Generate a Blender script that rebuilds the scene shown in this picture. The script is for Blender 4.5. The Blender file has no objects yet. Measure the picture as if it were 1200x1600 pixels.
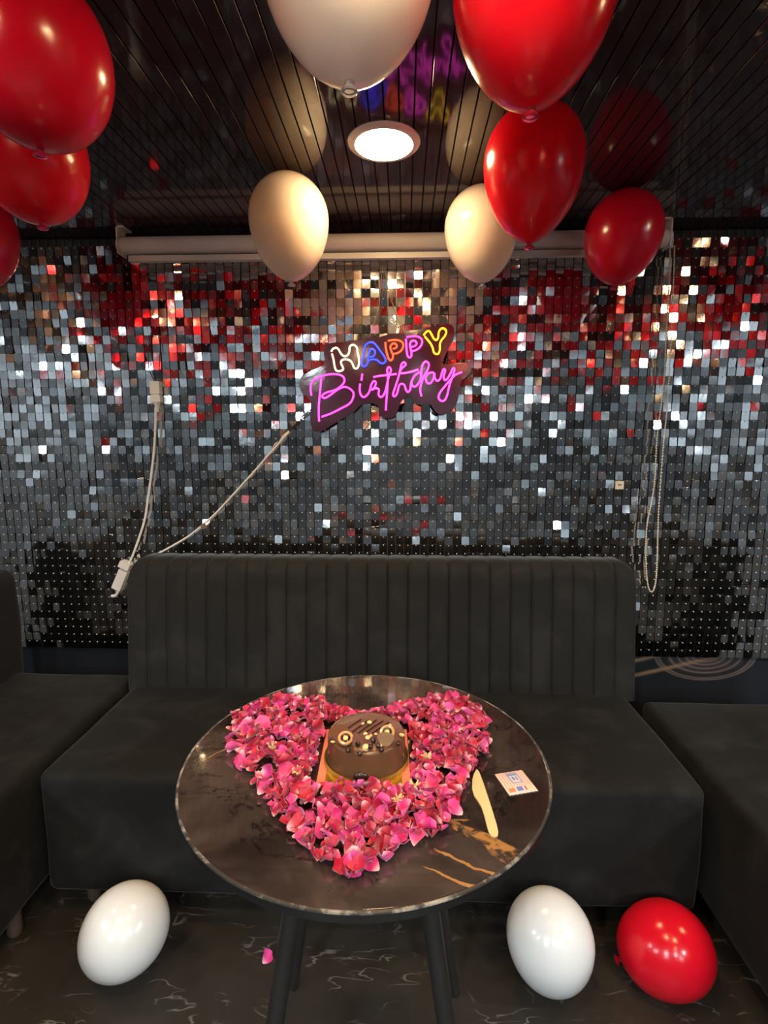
import bpy, bmesh, math, random
from mathutils import Vector, Matrix, Euler, noise
random.seed(7)
scene = bpy.context.scene
COL = scene.collection
PI = math.pi

# ------------------------------------------------------------------ camera
F_PX, PITCH, YAW, CAM_H = 820.0, math.atan(115/820.0), math.radians(2.2), 1.23
fw = Vector((-math.sin(YAW)*math.cos(PITCH), math.cos(YAW)*math.cos(PITCH), -math.sin(PITCH)))
rt = Vector((math.cos(YAW), math.sin(YAW), 0)); up = rt.cross(fw)
cam_data = bpy.data.cameras.new('camera'); cam = bpy.data.objects.new('camera', cam_data); COL.objects.link(cam)
cam_data.sensor_fit = 'HORIZONTAL'; cam_data.sensor_width = 36.0; cam_data.lens = F_PX/1200*36
cam_data.clip_start = 0.02
cam.matrix_world = Matrix(((rt.x, up.x, -fw.x, 0), (rt.y, up.y, -fw.y, 0), (rt.z, up.z, -fw.z, CAM_H), (0, 0, 0, 1)))
scene.camera = cam

# ------------------------------------------------------------------ world, exposure
world = bpy.data.worlds.new('world'); scene.world = world; world.use_nodes = True
world.node_tree.nodes['Background'].inputs[0].default_value = (0.02, 0.02, 0.025, 1)
world.node_tree.nodes['Background'].inputs[1].default_value = 0.3
scene.view_settings.view_transform = 'Standard'; scene.view_settings.look = 'None'
scene.view_settings.gamma = 1.0; scene.view_settings.use_curve_mapping = False
scene.view_settings.exposure = 0.68
WARM_L, COOL_L, NEON_L = 95.0, 410.0, 1.15      # radiance of the lamp diffusers and the neon

# ------------------------------------------------------------------ helpers
def at_y(px, py, Y):
    r = fw + rt*((px-600)/F_PX) + up*((800-py)/F_PX)
    return Vector((0, 0, CAM_H)) + r*(Y/r.y)
def at_z(px, py, Z):
    r = fw + rt*((px-600)/F_PX) + up*((800-py)/F_PX)
    return Vector((0, 0, CAM_H)) + r*((Z-CAM_H)/r.z)

class NT:
    """small helper for shader node trees"""
    def __init__(s, name):
        s.m = bpy.data.materials.new(name); s.m.use_nodes = True
        s.t = s.m.node_tree; s.b = s.t.nodes['Principled BSDF']
    def new(s, typ, **kw):
        n = s.t.nodes.new(typ)
        for k, v in kw.items(): setattr(n, k, v)
        return n
    def put(s, sock, v):
        if hasattr(v, 'is_linked') or isinstance(v, bpy.types.NodeSocket): s.t.links.new(v, sock)
        else: sock.default_value = v
    def math(s, op, a, b=None, c=None, clamp=False):
        n = s.new('ShaderNodeMath', operation=op, use_clamp=clamp)
        s.put(n.inputs[0], a)
        if b is not None: s.put(n.inputs[1], b)
        if c is not None: s.put(n.inputs[2], c)
        return n.outputs[0]
    def mix(s, f, a, b):
        n = s.new('ShaderNodeMix', data_type='RGBA')
        s.put(n.inputs[0], f); s.put(n.inputs[6], a); s.put(n.inputs[7], b)
        return n.outputs[2]
    def obj(s): return s.new('ShaderNodeTexCoord').outputs['Object']
    def sep(s, v):
        n = s.new('ShaderNodeSeparateXYZ'); s.put(n.inputs[0], v); return n.outputs
    def mapping(s, v, scale=(1, 1, 1), rot=(0, 0, 0), loc=(0, 0, 0)):
        n = s.new('ShaderNodeMapping'); s.put(n.inputs[0], v)
        n.inputs['Scale'].default_value = scale; n.inputs['Rotation'].default_value = rot; n.inputs['Location'].default_value = loc
        return n.outputs[0]
    def noise(s, v, scale, detail=3, rough=0.55, dist=0.0):
        n = s.new('ShaderNodeTexNoise'); s.put(n.inputs['Vector'], v)
        n.inputs['Scale'].default_value = scale; n.inputs['Detail'].default_value = detail
        n.inputs['Roughness'].default_value = rough; n.inputs['Distortion'].default_value = dist
        return n.outputs[0]
    def ramp(s, f, lo, hi):
        n = s.new('ShaderNodeMapRange', interpolation_type='SMOOTHSTEP'); s.put(n.inputs[0], f)
        n.inputs[1].default_value = lo; n.inputs[2].default_value = hi
        return n.outputs[0]
    def bump(s, h, strength=0.3, dist=0.01):
        n = s.new('ShaderNodeBump'); s.put(n.inputs['Height'], h)
        n.inputs['Strength'].default_value = strength; n.inputs['Distance'].default_value = dist
        s.t.links.new(n.outputs[0], s.b.inputs['Normal'])
    def set(s, **kw):
        names = dict(color='Base Color', rough='Roughness', metal='Metallic', coat='Coat Weight', coat_rough='Coat Roughness',
                     sheen='Sheen Weight', sheen_rough='Sheen Roughness', sheen_tint='Sheen Tint', spec='Specular IOR Level',
                     emit='Emission Color', emit_s='Emission Strength', sss='Subsurface Weight', trans='Transmission Weight', alpha='Alpha')
        for k, v in kw.items():
            if isinstance(v, tuple) and len(v) == 3: v = v + (1,)
            s.put(s.b.inputs[names[k]], v)
        return s.m
def mat(name, color, rough=0.5, **kw): return NT(name).set(color=color, rough=rough, **kw)
def c4(r, g, b): return (r, g, b, 1)

class MB:
    """collects vertices and faces, builds ONE mesh object"""
    def __init__(s): s.v = []; s.f = []; s.mi = []
    def add(s, vs, fs, m=0):
        o = len(s.v); s.v += [tuple(v) for v in vs]; s.f += [tuple(i+o for i in f) for f in fs]; s.mi += [m]*len(fs); return s
    def box(s, x0, x1, y0, y1, z0, z1, m=0):
        return s.add([(x, y, z) for x in (x0, x1) for y in (y0, y1) for z in (z0, z1)],
                     [(0, 1, 3, 2), (4, 6, 7, 5), (0, 4, 5, 1), (2, 3, 7, 6), (0, 2, 6, 4), (1, 5, 7, 3)], m)
    def lathe(s, prof, n=32, m=0, center=(0, 0, 0)):
        cx, cy, cz = center; vs = []; fs = []; k = len(prof)
        for i in range(n):
            a = 2*PI*i/n
            for r, z in prof: vs.append((cx+r*math.cos(a), cy+r*math.sin(a), cz+z))
        for i in range(n):
            j = (i+1) % n
            for q in range(k-1): fs.append((i*k+q, i*k+q+1, j*k+q+1, j*k+q))
        if prof[0][0] > 1e-6: fs.append(tuple(i*k for i in range(n)))
        if prof[-1][0] > 1e-6: fs.append(tuple(i*k+k-1 for i in reversed(range(n))))
        return s.add(vs, fs, m)
    def tube(s, pts, r, n=8, m=0, closed=False, cap=True):
        pts = [Vector(p) for p in pts]; L = len(pts); vs = []; fs = []
        nrm = None
        for i, p in enumerate(pts):
            if closed: t = pts[(i+1) % L]-pts[i-1]
            else: t = pts[min(i+1, L-1)]-pts[max(i-1, 0)]
            if t.length < 1e-9: t = Vector((0, 0, 1))
            t.normalize()
            if nrm is None: nrm = t.orthogonal().normalized()
            nrm = (nrm-t*nrm.dot(t)); nrm = nrm.normalized() if nrm.length > 1e-6 else t.orthogonal().normalized()
            b = t.cross(nrm); rr = r[i] if isinstance(r, (list, tuple)) else r
            for k in range(n):
                a = 2*PI*k/n; vs.append(p+nrm*(rr*math.cos(a))+b*(rr*math.sin(a)))
        for i in range(L if closed else L-1):
            j = (i+1) % L
            for k in range(n): fs.append((i*n+k, i*n+(k+1) % n, j*n+(k+1) % n, j*n+k))
        if cap and not closed: fs.append(tuple(reversed(range(n)))); fs.append(tuple((L-1)*n+k for k in range(n)))
        return s.add(vs, fs, m)
    def ball(s, c, r, n=8, k=6, m=0, sc=(1, 1, 1)):
        vs = [(c[0], c[1], c[2]+r*sc[2])]; fs = []
        for j in range(1, k):
            b = PI*j/k
            for i in range(n):
                a = 2*PI*i/n; vs.append((c[0]+r*sc[0]*math.sin(b)*math.cos(a), c[1]+r*sc[1]*math.sin(b)*math.sin(a), c[2]+r*sc[2]*math.cos(b)))
        vs.append((c[0], c[1], c[2]-r*sc[2])); e = len(vs)-1
        for i in range(n): fs.append((0, 1+i, 1+(i+1) % n)); fs.append((e, e-n+(i+1) % n, e-n+i))
        for j in range(k-2):
            for i in range(n): a, b2 = 1+j*n+i, 1+j*n+(i+1) % n; fs.append((a, a+n, b2+n, b2))
        return s.add(vs, fs, m)
    def prism(s, poly, z0, z1, m=0, mside=None):
        """poly: xy outline, extruded in z"""
        n = len(poly); vs = [(x, y, z0) for x, y in poly]+[(x, y, z1) for x, y in poly]
        s.add(vs, [tuple(reversed(range(n))), tuple(range(n, 2*n))], m)
        o = len(s.v)-2*n
        s.f += [(o+i, o+(i+1) % n, o+n+(i+1) % n, o+n+i) for i in range(n)]; s.mi += [m if mside is None else mside]*n
        return s
    def xf(s, M):
        s.v = [tuple(M @ Vector(v)) for v in s.v]; return s
    def mesh(s, name, mats, smooth=True, angle=None):
        me = bpy.data.meshes.new(name); me.from_pydata(s.v, [], s.f)
        for m in (mats if isinstance(mats, (list, tuple)) else [mats]): me.materials.append(m)
        bm = bmesh.new(); bm.from_mesh(me)
        bmesh.ops.recalc_face_normals(bm, faces=bm.faces)
        bm.to_mesh(me); bm.free()
        me.polygons.foreach_set('material_index', s.mi)
        if smooth:
            me.polygons.foreach_set('use_smooth', [True]*len(me.polygons))
            me.set_sharp_from_angle(angle=math.radians(38 if angle is None else angle))
        me.update(); return me
    def build(s, name, mats, parent=None, smooth=True, origin=None, angle=None):
        if origin is not None: s.xf(Matrix.Translation(-Vector(origin)))
        o = link(name, s.mesh(name, mats, smooth, angle), parent)
        if origin is not None: o.location = origin
        return o
def link(name, data, parent=None):
    o = bpy.data.objects.new(name, data); COL.objects.link(o)
    if parent is not None: o.parent = parent
    return o
def tag(o, label=None, cat=None, group=None, kind=None):
    if label: o['label'] = label
    if cat: o['category'] = cat
    if group: o['group'] = group
    if kind: o['kind'] = kind
    return o
def empty(name, loc, label, cat, group=None):
    o = link(name, None); o.location = loc; o.empty_display_size = 0.05
    return tag(o, label, cat, group)
def copy_tree(o, parent=None):
    c = o.copy(); COL.objects.link(c); c.parent = parent
    for ch in list(o.children): copy_tree(ch, c)
    return c
def catmull(pts, sub=6, closed=False):
    P = [Vector(p) for p in pts]; out = []; n = len(P)
    for i in range(n if closed else n-1):
        if closed: a, b, c, d = P[i-1], P[i], P[(i+1) % n], P[(i+2) % n]
        else: a, b, c, d = P[max(i-1, 0)], P[i], P[i+1], P[min(i+2, n-1)]
        for k in range(sub):
            t = k/sub
            out.append(0.5*((2*b)+(c-a)*t+(2*a-5*b+4*c-d)*t*t+(-a+3*b-3*c+d)*t**3))
    if not closed: out.append(P[-1])
    return out
def soft_box(x0, x1, y0, y1, z0, z1, r=0.03, seg=4, cuts=10, wob=0.0, bulge=0.0, seed=0):
    """upholstered block: bevelled box, subdivided, slightly bulged and uneven"""
    bm = bmesh.new(); bmesh.ops.create_cube(bm, size=1)
    for v in bm.verts:
        v.co = Vector((x0+(v.co.x+.5)*(x1-x0), y0+(v.co.y+.5)*(y1-y0), z0+(v.co.z+.5)*(z1-z0)))
    bmesh.ops.bevel(bm, geom=list(bm.edges), offset=r, segments=seg, profile=0.5, affect='EDGES')
    big = [e for e in bm.edges if e.calc_length() > 3*r]
    bmesh.ops.subdivide_edges(bm, edges=big, cuts=cuts, use_grid_fill=True)
    cx, cy, cz = (x0+x1)/2, (y0+y1)/2, (z0+z1)/2
    bm.normal_update()
    for v in bm.verts:
        u, w = (v.co.x-cx)/(x1-x0)*2, (v.co.y-cy)/(y1-y0)*2
        if v.co.z > z1-r*0.5: v.co.z += bulge*(1-u**4)*(1-w**4)
        if wob: v.co += v.normal*(wob*noise.noise(v.co*6+Vector((seed, 0, 0))))
    me = bpy.data.meshes.new('soft'); bm.to_mesh(me); bm.free()
    me.polygons.foreach_set('use_smooth', [True]*len(me.polygons)); return me

# ------------------------------------------------------------------ materials
# velvet
def velvet(name, base, tone):
    n = NT(name); o = n.obj()
    a = n.ramp(n.noise(n.mapping(o, (1, 1.4, 1)), 7, 4, 0.6, 0.6), 0.42, 0.75)
    col = n.mix(a, c4(*base), c4(*tone))
    n.bump(n.noise(o, 60, 4), 0.12, 0.004)
    return n.set(color=col, rough=0.85, sheen=0.12, sheen_rough=0.3, sheen_tint=(0.8, 0.85, 0.85), spec=0.25)
M_velvet = velvet('black velvet', (0.0065, 0.0066, 0.0062), (0.017, 0.0165, 0.0155))
M_velvet_back = velvet('charcoal velvet', (0.013, 0.013, 0.012), (0.022, 0.0215, 0.020))
M_foot = mat('sofa foot', (0.12, 0.08, 0.06), 0.5)
# floor marble
def floor_mat():
    n = NT('dark veined marble'); o = n.obj()
    p = n.mapping(o, (1.0, 2.8, 1), (0, 0, math.radians(32)))
    w = n.noise(p, 4.6, 3, 0.5, 0.35)
    vein = n.math('SUBTRACT', 1.0, n.ramp(n.math('ABSOLUTE', n.math('SUBTRACT', w, 0.5)), 0.0, 0.014))
    gate = n.ramp(n.noise(o, 9, 3), 0.50, 0.68)
    w2 = n.noise(n.mapping(o, (1.4, 5.0, 1), (0, 0, math.radians(26))), 4.5, 3, 0.5, 0.25)
    vein2 = n.math('SUBTRACT', 1.0, n.ramp(n.math('ABSOLUTE', n.math('SUBTRACT', w2, 0.5)), 0.0, 0.013))
    gate2 = n.ramp(n.noise(n.mapping(o, (1, 1, 1), (0, 0, 0), (3, 1, 0)), 7, 2), 0.50, 0.66)
    v = n.math('MAXIMUM', n.math('MULTIPLY', vein, gate), n.math('MULTIPLY', vein2, gate2))
    base = n.mix(n.noise(o, 3, 4), c4(0.022, 0.018, 0.014), c4(0.046, 0.039, 0.032))
    return n.set(color=n.mix(n.math('MULTIPLY', v, 0.42), base, c4(0.36, 0.34, 0.32)), rough=0.32, spec=0.45)
M_floor = floor_mat()
# ceiling pvc
def ceil_mat():
    n = NT('glossy plum black pvc'); o = n.obj()
    r = n.ramp(n.noise(n.mapping(o, (1, 0.15, 1)), 14, 3), 0.3, 0.7)
    n.bump(n.noise(n.mapping(o, (1, 0.06, 1)), 60, 3), 0.06, 0.002)
    return n.set(color=c4(0.046, 0.024, 0.030), rough=n.math('MULTIPLY_ADD', r, 0.05, 0.05), spec=0.5)
M_ceil = ceil_mat()
M_ceil_back = mat('ceiling groove black', (0.006, 0.005, 0.005), 0.7)
# walls
def back_wall_mat():
    n = NT('dark printed wall'); o = n.obj(); x, y, z = n.sep(o)
    wob = n.math('MULTIPLY', n.math('SUBTRACT', n.noise(o, 9, 2), 0.5), 0.012)
    def line(v, at, w): return n.math('SUBTRACT', 1.0, n.ramp(n.math('ABSOLUTE', n.math('SUBTRACT', v, at)), 0.0, w))
    # printed drapery: nested hanging loops and two slanting bands
    dx = n.math('DIVIDE', n.math('SUBTRACT', x, 1.135), 0.185)
    dz = n.math('DIVIDE', n.math('SUBTRACT', z, 0.425), 0.100)
    rr = n.math('SQRT', n.math('ADD', n.math('MULTIPLY', dx, dx), n.math('MULTIPLY', dz, dz)))
    rr = n.math('ADD', rr, wob)
    loops = None
    for at, w in ((1.0, .05), (.93, .05), (.72, .06), (.55, .05), (.4, .06), (.28, .06)):
        l = line(rr, at, w); loops = l if loops is None else n.math('MAXIMUM', loops, l)
    s = n.math('SUBTRACT', z, n.math('MULTIPLY', n.math('SUBTRACT', x, 0.87), 0.265))
    bands = n.math('MAXIMUM', line(s, 0.335, 0.013), line(s, 0.395, 0.013))
    inside = n.math('SUBTRACT', 1.0, n.ramp(rr, 0.5, 1.0))
    side = n.ramp(x, 0.70, 0.76)
    fade = n.math('SUBTRACT', 1.0, n.ramp(x, 1.0, 1.45))
    bands = n.math('MULTIPLY', n.math('MULTIPLY', bands, fade), side)
    loops = n.math('MULTIPLY', loops, side)
    base = n.mix(n.noise(o, 5, 3), c4(0.010, 0.013, 0.018), c4(0.018, 0.022, 0.030))
    col = n.mix(n.math('MULTIPLY', n.math('MULTIPLY', inside, side), 0.45), base, c4(0.10, 0.075, 0.075))
    col = n.mix(n.math('MULTIPLY', bands, 0.8), col, c4(0.34, 0.22, 0.14))
    col = n.mix(n.math('MULTIPLY', loops, 0.42), col, c4(0.34, 0.27, 0.25))
    return n.set(color=col, rough=0.5)
M_backwall = back_wall_mat()
def plaster(name, a, b, low, split):
    """two-tone painted wall: pale above the dado line, dark below"""
    n = NT(name); o = n.obj(); x, y, z = n.sep(o); nz = n.noise(o, 4, 4)
    upper = n.mix(nz, c4(*a), c4(*b)); lower = n.mix(nz, c4(*low), c4(*[v*1.5 for v in low]))
    return n.set(color=n.mix(n.math('GREATER_THAN', z, split), lower, upper), rough=0.7)
M_sidewall = plaster('two-tone side wall', (0.15, 0.16, 0.17), (0.22, 0.23, 0.24), (0.035, 0.034, 0.034), 1.2)
M_frontwall = plaster('two-tone far wall', (0.27, 0.31, 0.33), (0.36, 0.40, 0.42), (0.018, 0.017, 0.017), 1.42)
# sequins
def sequin_mat():
    n = NT('silver mirror sequin'); o = n.new('ShaderNodeNewGeometry').outputs['Position']
    n.bump(n.noise(o, 40, 1), 0.05, 0.003)
    return n.set(color=c4(0.76, 0.76, 0.77), metal=1.0, rough=0.08)
M_seq = sequin_mat()
M_seq_back = mat('sequin backing black', (0.012, 0.012, 0.013), 0.5)
M_lattice = mat('clear grey lattice', (0.10, 0.10, 0.105), 0.25)
M_peg = mat('clear plastic peg', (0.92, 0.91, 0.86), 0.12, coat=0.6, coat_rough=0.06)
# table
def table_mat():
    n = NT('dark brown marble laminate'); o = n.obj(); x, y, z = n.sep(o)
    nz = n.noise(o, 6, 5, 0.6, 0.5)
    base = n.mix(n.ramp(nz, 0.35, 0.7), c4(0.018, 0.013, 0.012), c4(0.070, 0.053, 0.047))
    wv = n.noise(n.mapping(o, (1, 1.5, 1), (0, 0, 0.6)), 4.5, 5, 0.6, 0.8)
    dark = n.math('SUBTRACT', 1.0, n.ramp(n.math('ABSOLUTE', n.math('SUBTRACT', wv, 0.52)), 0.0, 0.012))
    base = n.mix(n.math('MULTIPLY', dark, 0.8), base, c4(0.006, 0.004, 0.005))
    warp = n.math('MULTIPLY', n.math('SUBTRACT', n.noise(o, 14, 4), 0.5), 0.035)
    def vein(ax, ay, bx, by, w0, w1, holes):
        L = math.hypot(bx-ax, by-ay); ux, uy = (bx-ax)/L, (by-ay)/L
        px = n.math('SUBTRACT', x, ax); py = n.math('SUBTRACT', y, ay)
        u = n.math('ADD', n.math('MULTIPLY', px, ux), n.math('MULTIPLY', py, uy))
        v = n.math('ADD', n.math('ADD', n.math('MULTIPLY', px, -uy), n.math('MULTIPLY', py, ux)), warp)
        w = n.math('MULTIPLY_ADD', n.math('DIVIDE', u, L, clamp=True), w1-w0, w0)
        m = n.math('SUBTRACT', 1.0, n.ramp(n.math('DIVIDE', n.math('ABSOLUTE', v), w), 0.75, 1.0))
        m = n.math('MULTIPLY', m, n.ramp(u, 0.0, 0.01)); m = n.math('MULTIPLY', m, n.math('SUBTRACT', 1.0, n.ramp(u, L-0.015, L)))
        if holes: m = n.math('MULTIPLY', m, n.ramp(n.noise(o, 32, 4, 0.6, 1.0), 0.40, 0.58))
        return m
    # table-local coordinates (origin at the table's centre)
    gold = None
    for a in ((0.105, -0.145, 0.215, -0.215, 0.004, 0.017, True), (0.10, -0.205, 0.19, -0.242, 0.0012, 0.0030, False),
              (0.085, -0.232, 0.165, -0.262, 0.001, 0.0045, False), (0.07, -0.17, 0.16, -0.15, 0.001, 0.002, False),
              (-0.27, -0.02, -0.19, 0.05, 0.001, 0.002, False), (-0.25, 0.02, -0.12, -0.02, 0.001, 0.0022, False)):
        g = vein(*a); gold = g if gold is None else n.math('MAXIMUM', gold, g)
    gcol = n.mix(n.noise(o, 40, 3), c4(0.30, 0.13, 0.035), c4(0.55, 0.30, 0.11))
    return n.set(color=n.mix(n.math('MULTIPLY', gold, 0.85), base, gcol), rough=0.10, spec=0.7, coat=0.9, coat_rough=0.03)
M_table = table_mat()
M_edge = mat('black table edge', (0.012, 0.012, 0.012), 0.35)
def trim_mat():
    n = NT('worn table edge line'); o = n.obj()
    return n.set(color=n.mix(n.ramp(n.noise(o, 26, 4, 0.7), 0.45, 0.62), c4(0.03, 0.03, 0.03), c4(0.30, 0.29, 0.26)), rough=0.45)
M_trim = trim_mat()
def leg_mat():
    n = NT('black stained wood leg'); o = n.obj()
    return n.set(color=n.mix(n.noise(n.mapping(o, (8, 8, 1)), 6, 4), c4(0.010, 0.009, 0.008), c4(0.022, 0.018, 0.015)), rough=0.5)
M_leg = leg_mat()
M_steel = mat('zinc bracket', (0.55, 0.54, 0.48), 0.35, metal=0.85)
# balloons
def latex(name, c, rough=0.20, sss=0.7):
    n = NT(name); o = n.obj()
    n.b.inputs['Subsurface Radius'].default_value = (1.0, 0.8, 0.7); n.b.inputs['Subsurface Scale'].default_value = 0.22
    return n.set(color=c4(*c), rough=rough, spec=0.5, sss=sss)
M_red = latex('red latex', (0.72, 0.006, 0.022))
M_red2 = latex('crimson latex', (0.60, 0.005, 0.030))
M_white = latex('pearl white latex', (0.80, 0.79, 0.77))
M_cream = latex('cream latex', (0.80, 0.70, 0.58))
# others
M_whiteplastic = mat('white plastic', (0.78, 0.74, 0.70), 0.35)
M_fabric_roll = mat('white blind fabric', (0.74, 0.68, 0.66), 0.55)
M_cord = mat('ivory cable', (0.88, 0.84, 0.74), 0.45)
M_darkwire = mat('dark thin wire', (0.03, 0.025, 0.025), 0.4)
M_thread = mat('tan thread', (0.55, 0.42, 0.28), 0.6)
M_bead = mat('ivory beads', (0.78, 0.73, 0.62), 0.3)
M_knife = None

# ------------------------------------------------------------------ the room
CEIL = 1.925; WALL_Y = 1.925; XL, XR, YF = -3.2, 3.2, -3.4
def struct(name, mb, m): return tag(mb.build(name, m, smooth=False), kind='structure')
floor = struct('floor', MB().box(XL, XR, YF, WALL_Y, -0.08, 0.0), M_floor)
struct('wall_back', MB().box(XL, XR, WALL_Y, WALL_Y+0.1, 0, CEIL+0.1), M_backwall)
struct('wall_left', MB().box(XL-0.1, XL, YF, WALL_Y+0.1, 0, CEIL+0.1), M_sidewall)
struct('wall_right', MB().box(XR, XR+0.1, YF, WALL_Y+0.1, 0, CEIL+0.1), M_sidewall)
struct('wall_front', MB().box(XL, XR, YF-0.1, YF, 0, CEIL+0.1), M_frontwall)
ceiling = struct('ceiling', MB().box(XL, XR, YF, WALL_Y, CEIL+0.012, CEIL+0.1), M_ceil_back)
PITCH_P = 0.0325
pw = PITCH_P/2-0.0013
pl = MB()
prof = [(-pw, 0.012), (-pw, 0.0007), (-pw+0.0006, 0.0), (pw-0.0006, 0.0), (pw, 0.0007), (pw, 0.012)]
vs = [(x, yy, z) for yy in (YF, WALL_Y) for x, z in prof]
pl.add(vs, [(i, i+1, i+7, i+6) for i in range(5)]+[(5, 4, 3, 2, 1, 0), (6, 7, 8, 9, 10, 11)])
plank_mesh = pl.mesh('plank', M_ceil, smooth=False)
npl = int((XR-XL)/PITCH_P)
for i in range(npl):
    o = link('plank', plank_mesh, ceiling); o.location = (XL+PITCH_P*(i+0.5), 0, CEIL+random.uniform(-0.0004, 0.0004))
    o.rotation_euler = (0, random.gauss(0, 0.003), 0)

# ------------------------------------------------------------------ ceiling lamps
def lamp_mats(name, color, L):
    n = NT(name); n.set(color=c4(1, 1, 1), rough=0.4, emit=c4(*color), emit_s=L); return n.m
M_lampwarm = lamp_mats('warm lit diffuser', (1.0, 0.66, 0.34), WARM_L)
M_lampcool = lamp_mats('cool lit diffuser', (0.80, 0.93, 1.0), COOL_L)
M_ring = mat('white lamp ring', (0.80, 0.74, 0.70), 0.4)
def make_lamp(R, m):
    ring = MB().lathe([(R*0.79, -0.006), (R*0.80, -0.0078), (R*0.83, -0.0078), (R*0.97, -0.0046), (R, -0.002), (R, 0.0), (R*0.79, 0.0)], 48)
    dif = MB().lathe([(0.0, -0.0135), (R*0.40, -0.0130), (R*0.65, -0.0115), (R*0.77, -0.0088), (R*0.79, -0.004)], 48)
    return ring.mesh('lamp_ring', M_ring), dif.mesh('diffuser', m)
ring_w, dif_w = make_lamp(0.086, M_lampwarm); ring_c, dif_c = make_lamp(0.086, M_lampcool)
def place_lamp(x, y, warm, label, group=None):
    e = empty('ceiling_downlight', (x, y, CEIL), label, 'ceiling light', group)
    link('lamp_ring', ring_w if warm else ring_c, e); link('diffuser', dif_w if warm else dif_c, e)
place_lamp(-0.052, 1.352, True, 'round warm white downlight in the dark plank ceiling above the sofa')
for x, y in ((-0.62, 0.15), (0.60, 0.10), (-1.5, 0.9), (1.45, 0.9), (0.03, 0.40), (-0.35, -0.75), (0.45, -0.78)):  # unseen; the ones nearest the middle are added to brighten balloons and petals
    place_lamp(x, y, True, 'assumed warm downlight outside the view, lighting the balloons and glinting gold in the sequins', 'warm downlights around the booth')
for x, y in ((-2.55, -0.2), (-2.3, -1.2), (-0.9, -1.5), (0.3, -1.75), (1.35, -1.35), (2.6, -0.9), (2.35, 0.05), (-1.4, -2.5), (1.0, -2.6)):
    place_lamp(x, y, False, 'cool white downlight behind the viewer, seen as white glints in the sequins', 'cool downlights of the room behind')

# ------------------------------------------------------------------ sequin wall
SEQ_X0, SEQ_X1, SEQ_Z0, SEQ_Z1 = -2.40, 2.40, 0.425, 1.92
P = 0.030
seqw = empty('sequin_wall', (0, WALL_Y, SEQ_Z0), 'wall of small square silver mirror sequins hung on pegs behind the sofa', 'sequin wall')
inv = Vector((0, WALL_Y, SEQ_Z0))
def child(mb, name, m, parent, smooth=True, **kw):
    """build geometry given in world coordinates as a child of an Empty without rotation"""
    mb.xf(Matrix.Translation(-world_loc(parent))); return mb.build(name, m, parent, smooth, **kw)
def world_loc(o):
    v = Vector((0, 0, 0))
    while o is not None: v = v+o.location; o = o.parent
    return v
child(MB().box(SEQ_X0, SEQ_X1, 1.915, WALL_Y, SEQ_Z0+0.004, SEQ_Z1), 'backing_panel', M_seq_back, seqw, False)
lat = MB()
ncol = int(round((SEQ_X1-SEQ_X0)/P)); nrow = int((SEQ_Z1-SEQ_Z0)/P)
for i in range(ncol+1):
    x = SEQ_X0+i*P; lat.box(x-0.0012, x+0.0012, 1.9085, 1.915, SEQ_Z0+0.004, SEQ_Z1)
for j in range(nrow+1):
    z = SEQ_Z0+j*P; lat.box(SEQ_X0, SEQ_X1, 1.9095, 1.915, z+0.002, z+0.004)
tag(child(lat, 'lattice', M_lattice, seqw, False), kind='stuff')
hw, ch = 0.0138, 0.0020
outl = [(-hw+ch, 0.0035), (-hw, 0.0035-ch), (-hw, -0.0262+ch), (-hw+ch, -0.0262), (hw-ch, -0.0262), (hw, -0.0262+ch), (hw, 0.0035-ch), (hw-ch, 0.0035)]
def seq_geom(): # slightly dished plate, hangs in the xz plane from the peg at its origin
    vs = [(x, -0.0007, z) for x, z in outl]+[(x, 0.0, z) for x, z in outl]
    fs = [tuple(range(8)), tuple(range(15, 7, -1))]+[(i, i+8, (i+1) % 8+8, (i+1) % 8) for i in range(8)]
    return vs, fs
sv, sf = seq_geom()
seq_mesh = MB().add(sv, sf).mesh('sequin', M_seq, smooth=False)
pegs = MB(); rest = MB(); cells = []
rs = random.Random(11)
for i in range(ncol):
    panel_c = rs.gauss(0, 0.3)
    for j in range(nrow):
        x = SEQ_X0+(i+0.5)*P; z = SEQ_Z0+(j+1)*P-0.0055
        v = Vector((x*2.3, z*2.3, 3.1))
        # slow drift of the sheet plus every sequin's own tilt
        tx = 1.5*noise.noise(v)+rs.gauss(0, 3.7); tz = 1.5*noise.noise(v+Vector((9, 4, 2)))+rs.gauss(0, 4.0)
        if rs.random() < 0.12: tx += rs.gauss(0, 6); tz += rs.gauss(0, 7)
        ty = rs.gauss(0, 0.7)
        E = Euler((math.radians(tx), math.radians(ty), math.radians(tz)))
        cells.append((x, z, E))
hidden = lambda x, z: (-0.36 < x < 0.30 and 1.24 < z < 1.62)
order = sorted(range(len(cells)), key=lambda k: (cells[k][0]-0.05)**2+(cells[k][1]-CAM_H+0.12)**2 + (100 if hidden(cells[k][0], cells[k][1]) else 0))
near = set(order[:300])
for k, (x, z, E) in enumerate(cells):
    loc = Vector((x, 1.902, z))
    if k in near:
        o = link('sequin', seq_mesh, seqw); o.location = loc-inv; o.rotation_euler = E
    else:
        Mx = Matrix.Translation(loc) @ E.to_matrix().to_4x4(); rest.add([Mx @ Vector(v) for v in sv], sf)
    pegs.add([(x-0.0025, 1.9005, z), (x, 1.9005, z-0.0025), (x+0.0025, 1.9005, z), (x, 1.9005, z+0.0025), (x, 1.8965, z)],
             [(0, 1, 4), (1, 2, 4), (2, 3, 4), (3, 0, 4)])
tag(child(rest, 'sequin_field', M_seq, seqw, False), kind='stuff')
tag(child(pegs, 'pegs', M_peg, seqw, True, angle=80), kind='stuff')

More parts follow.
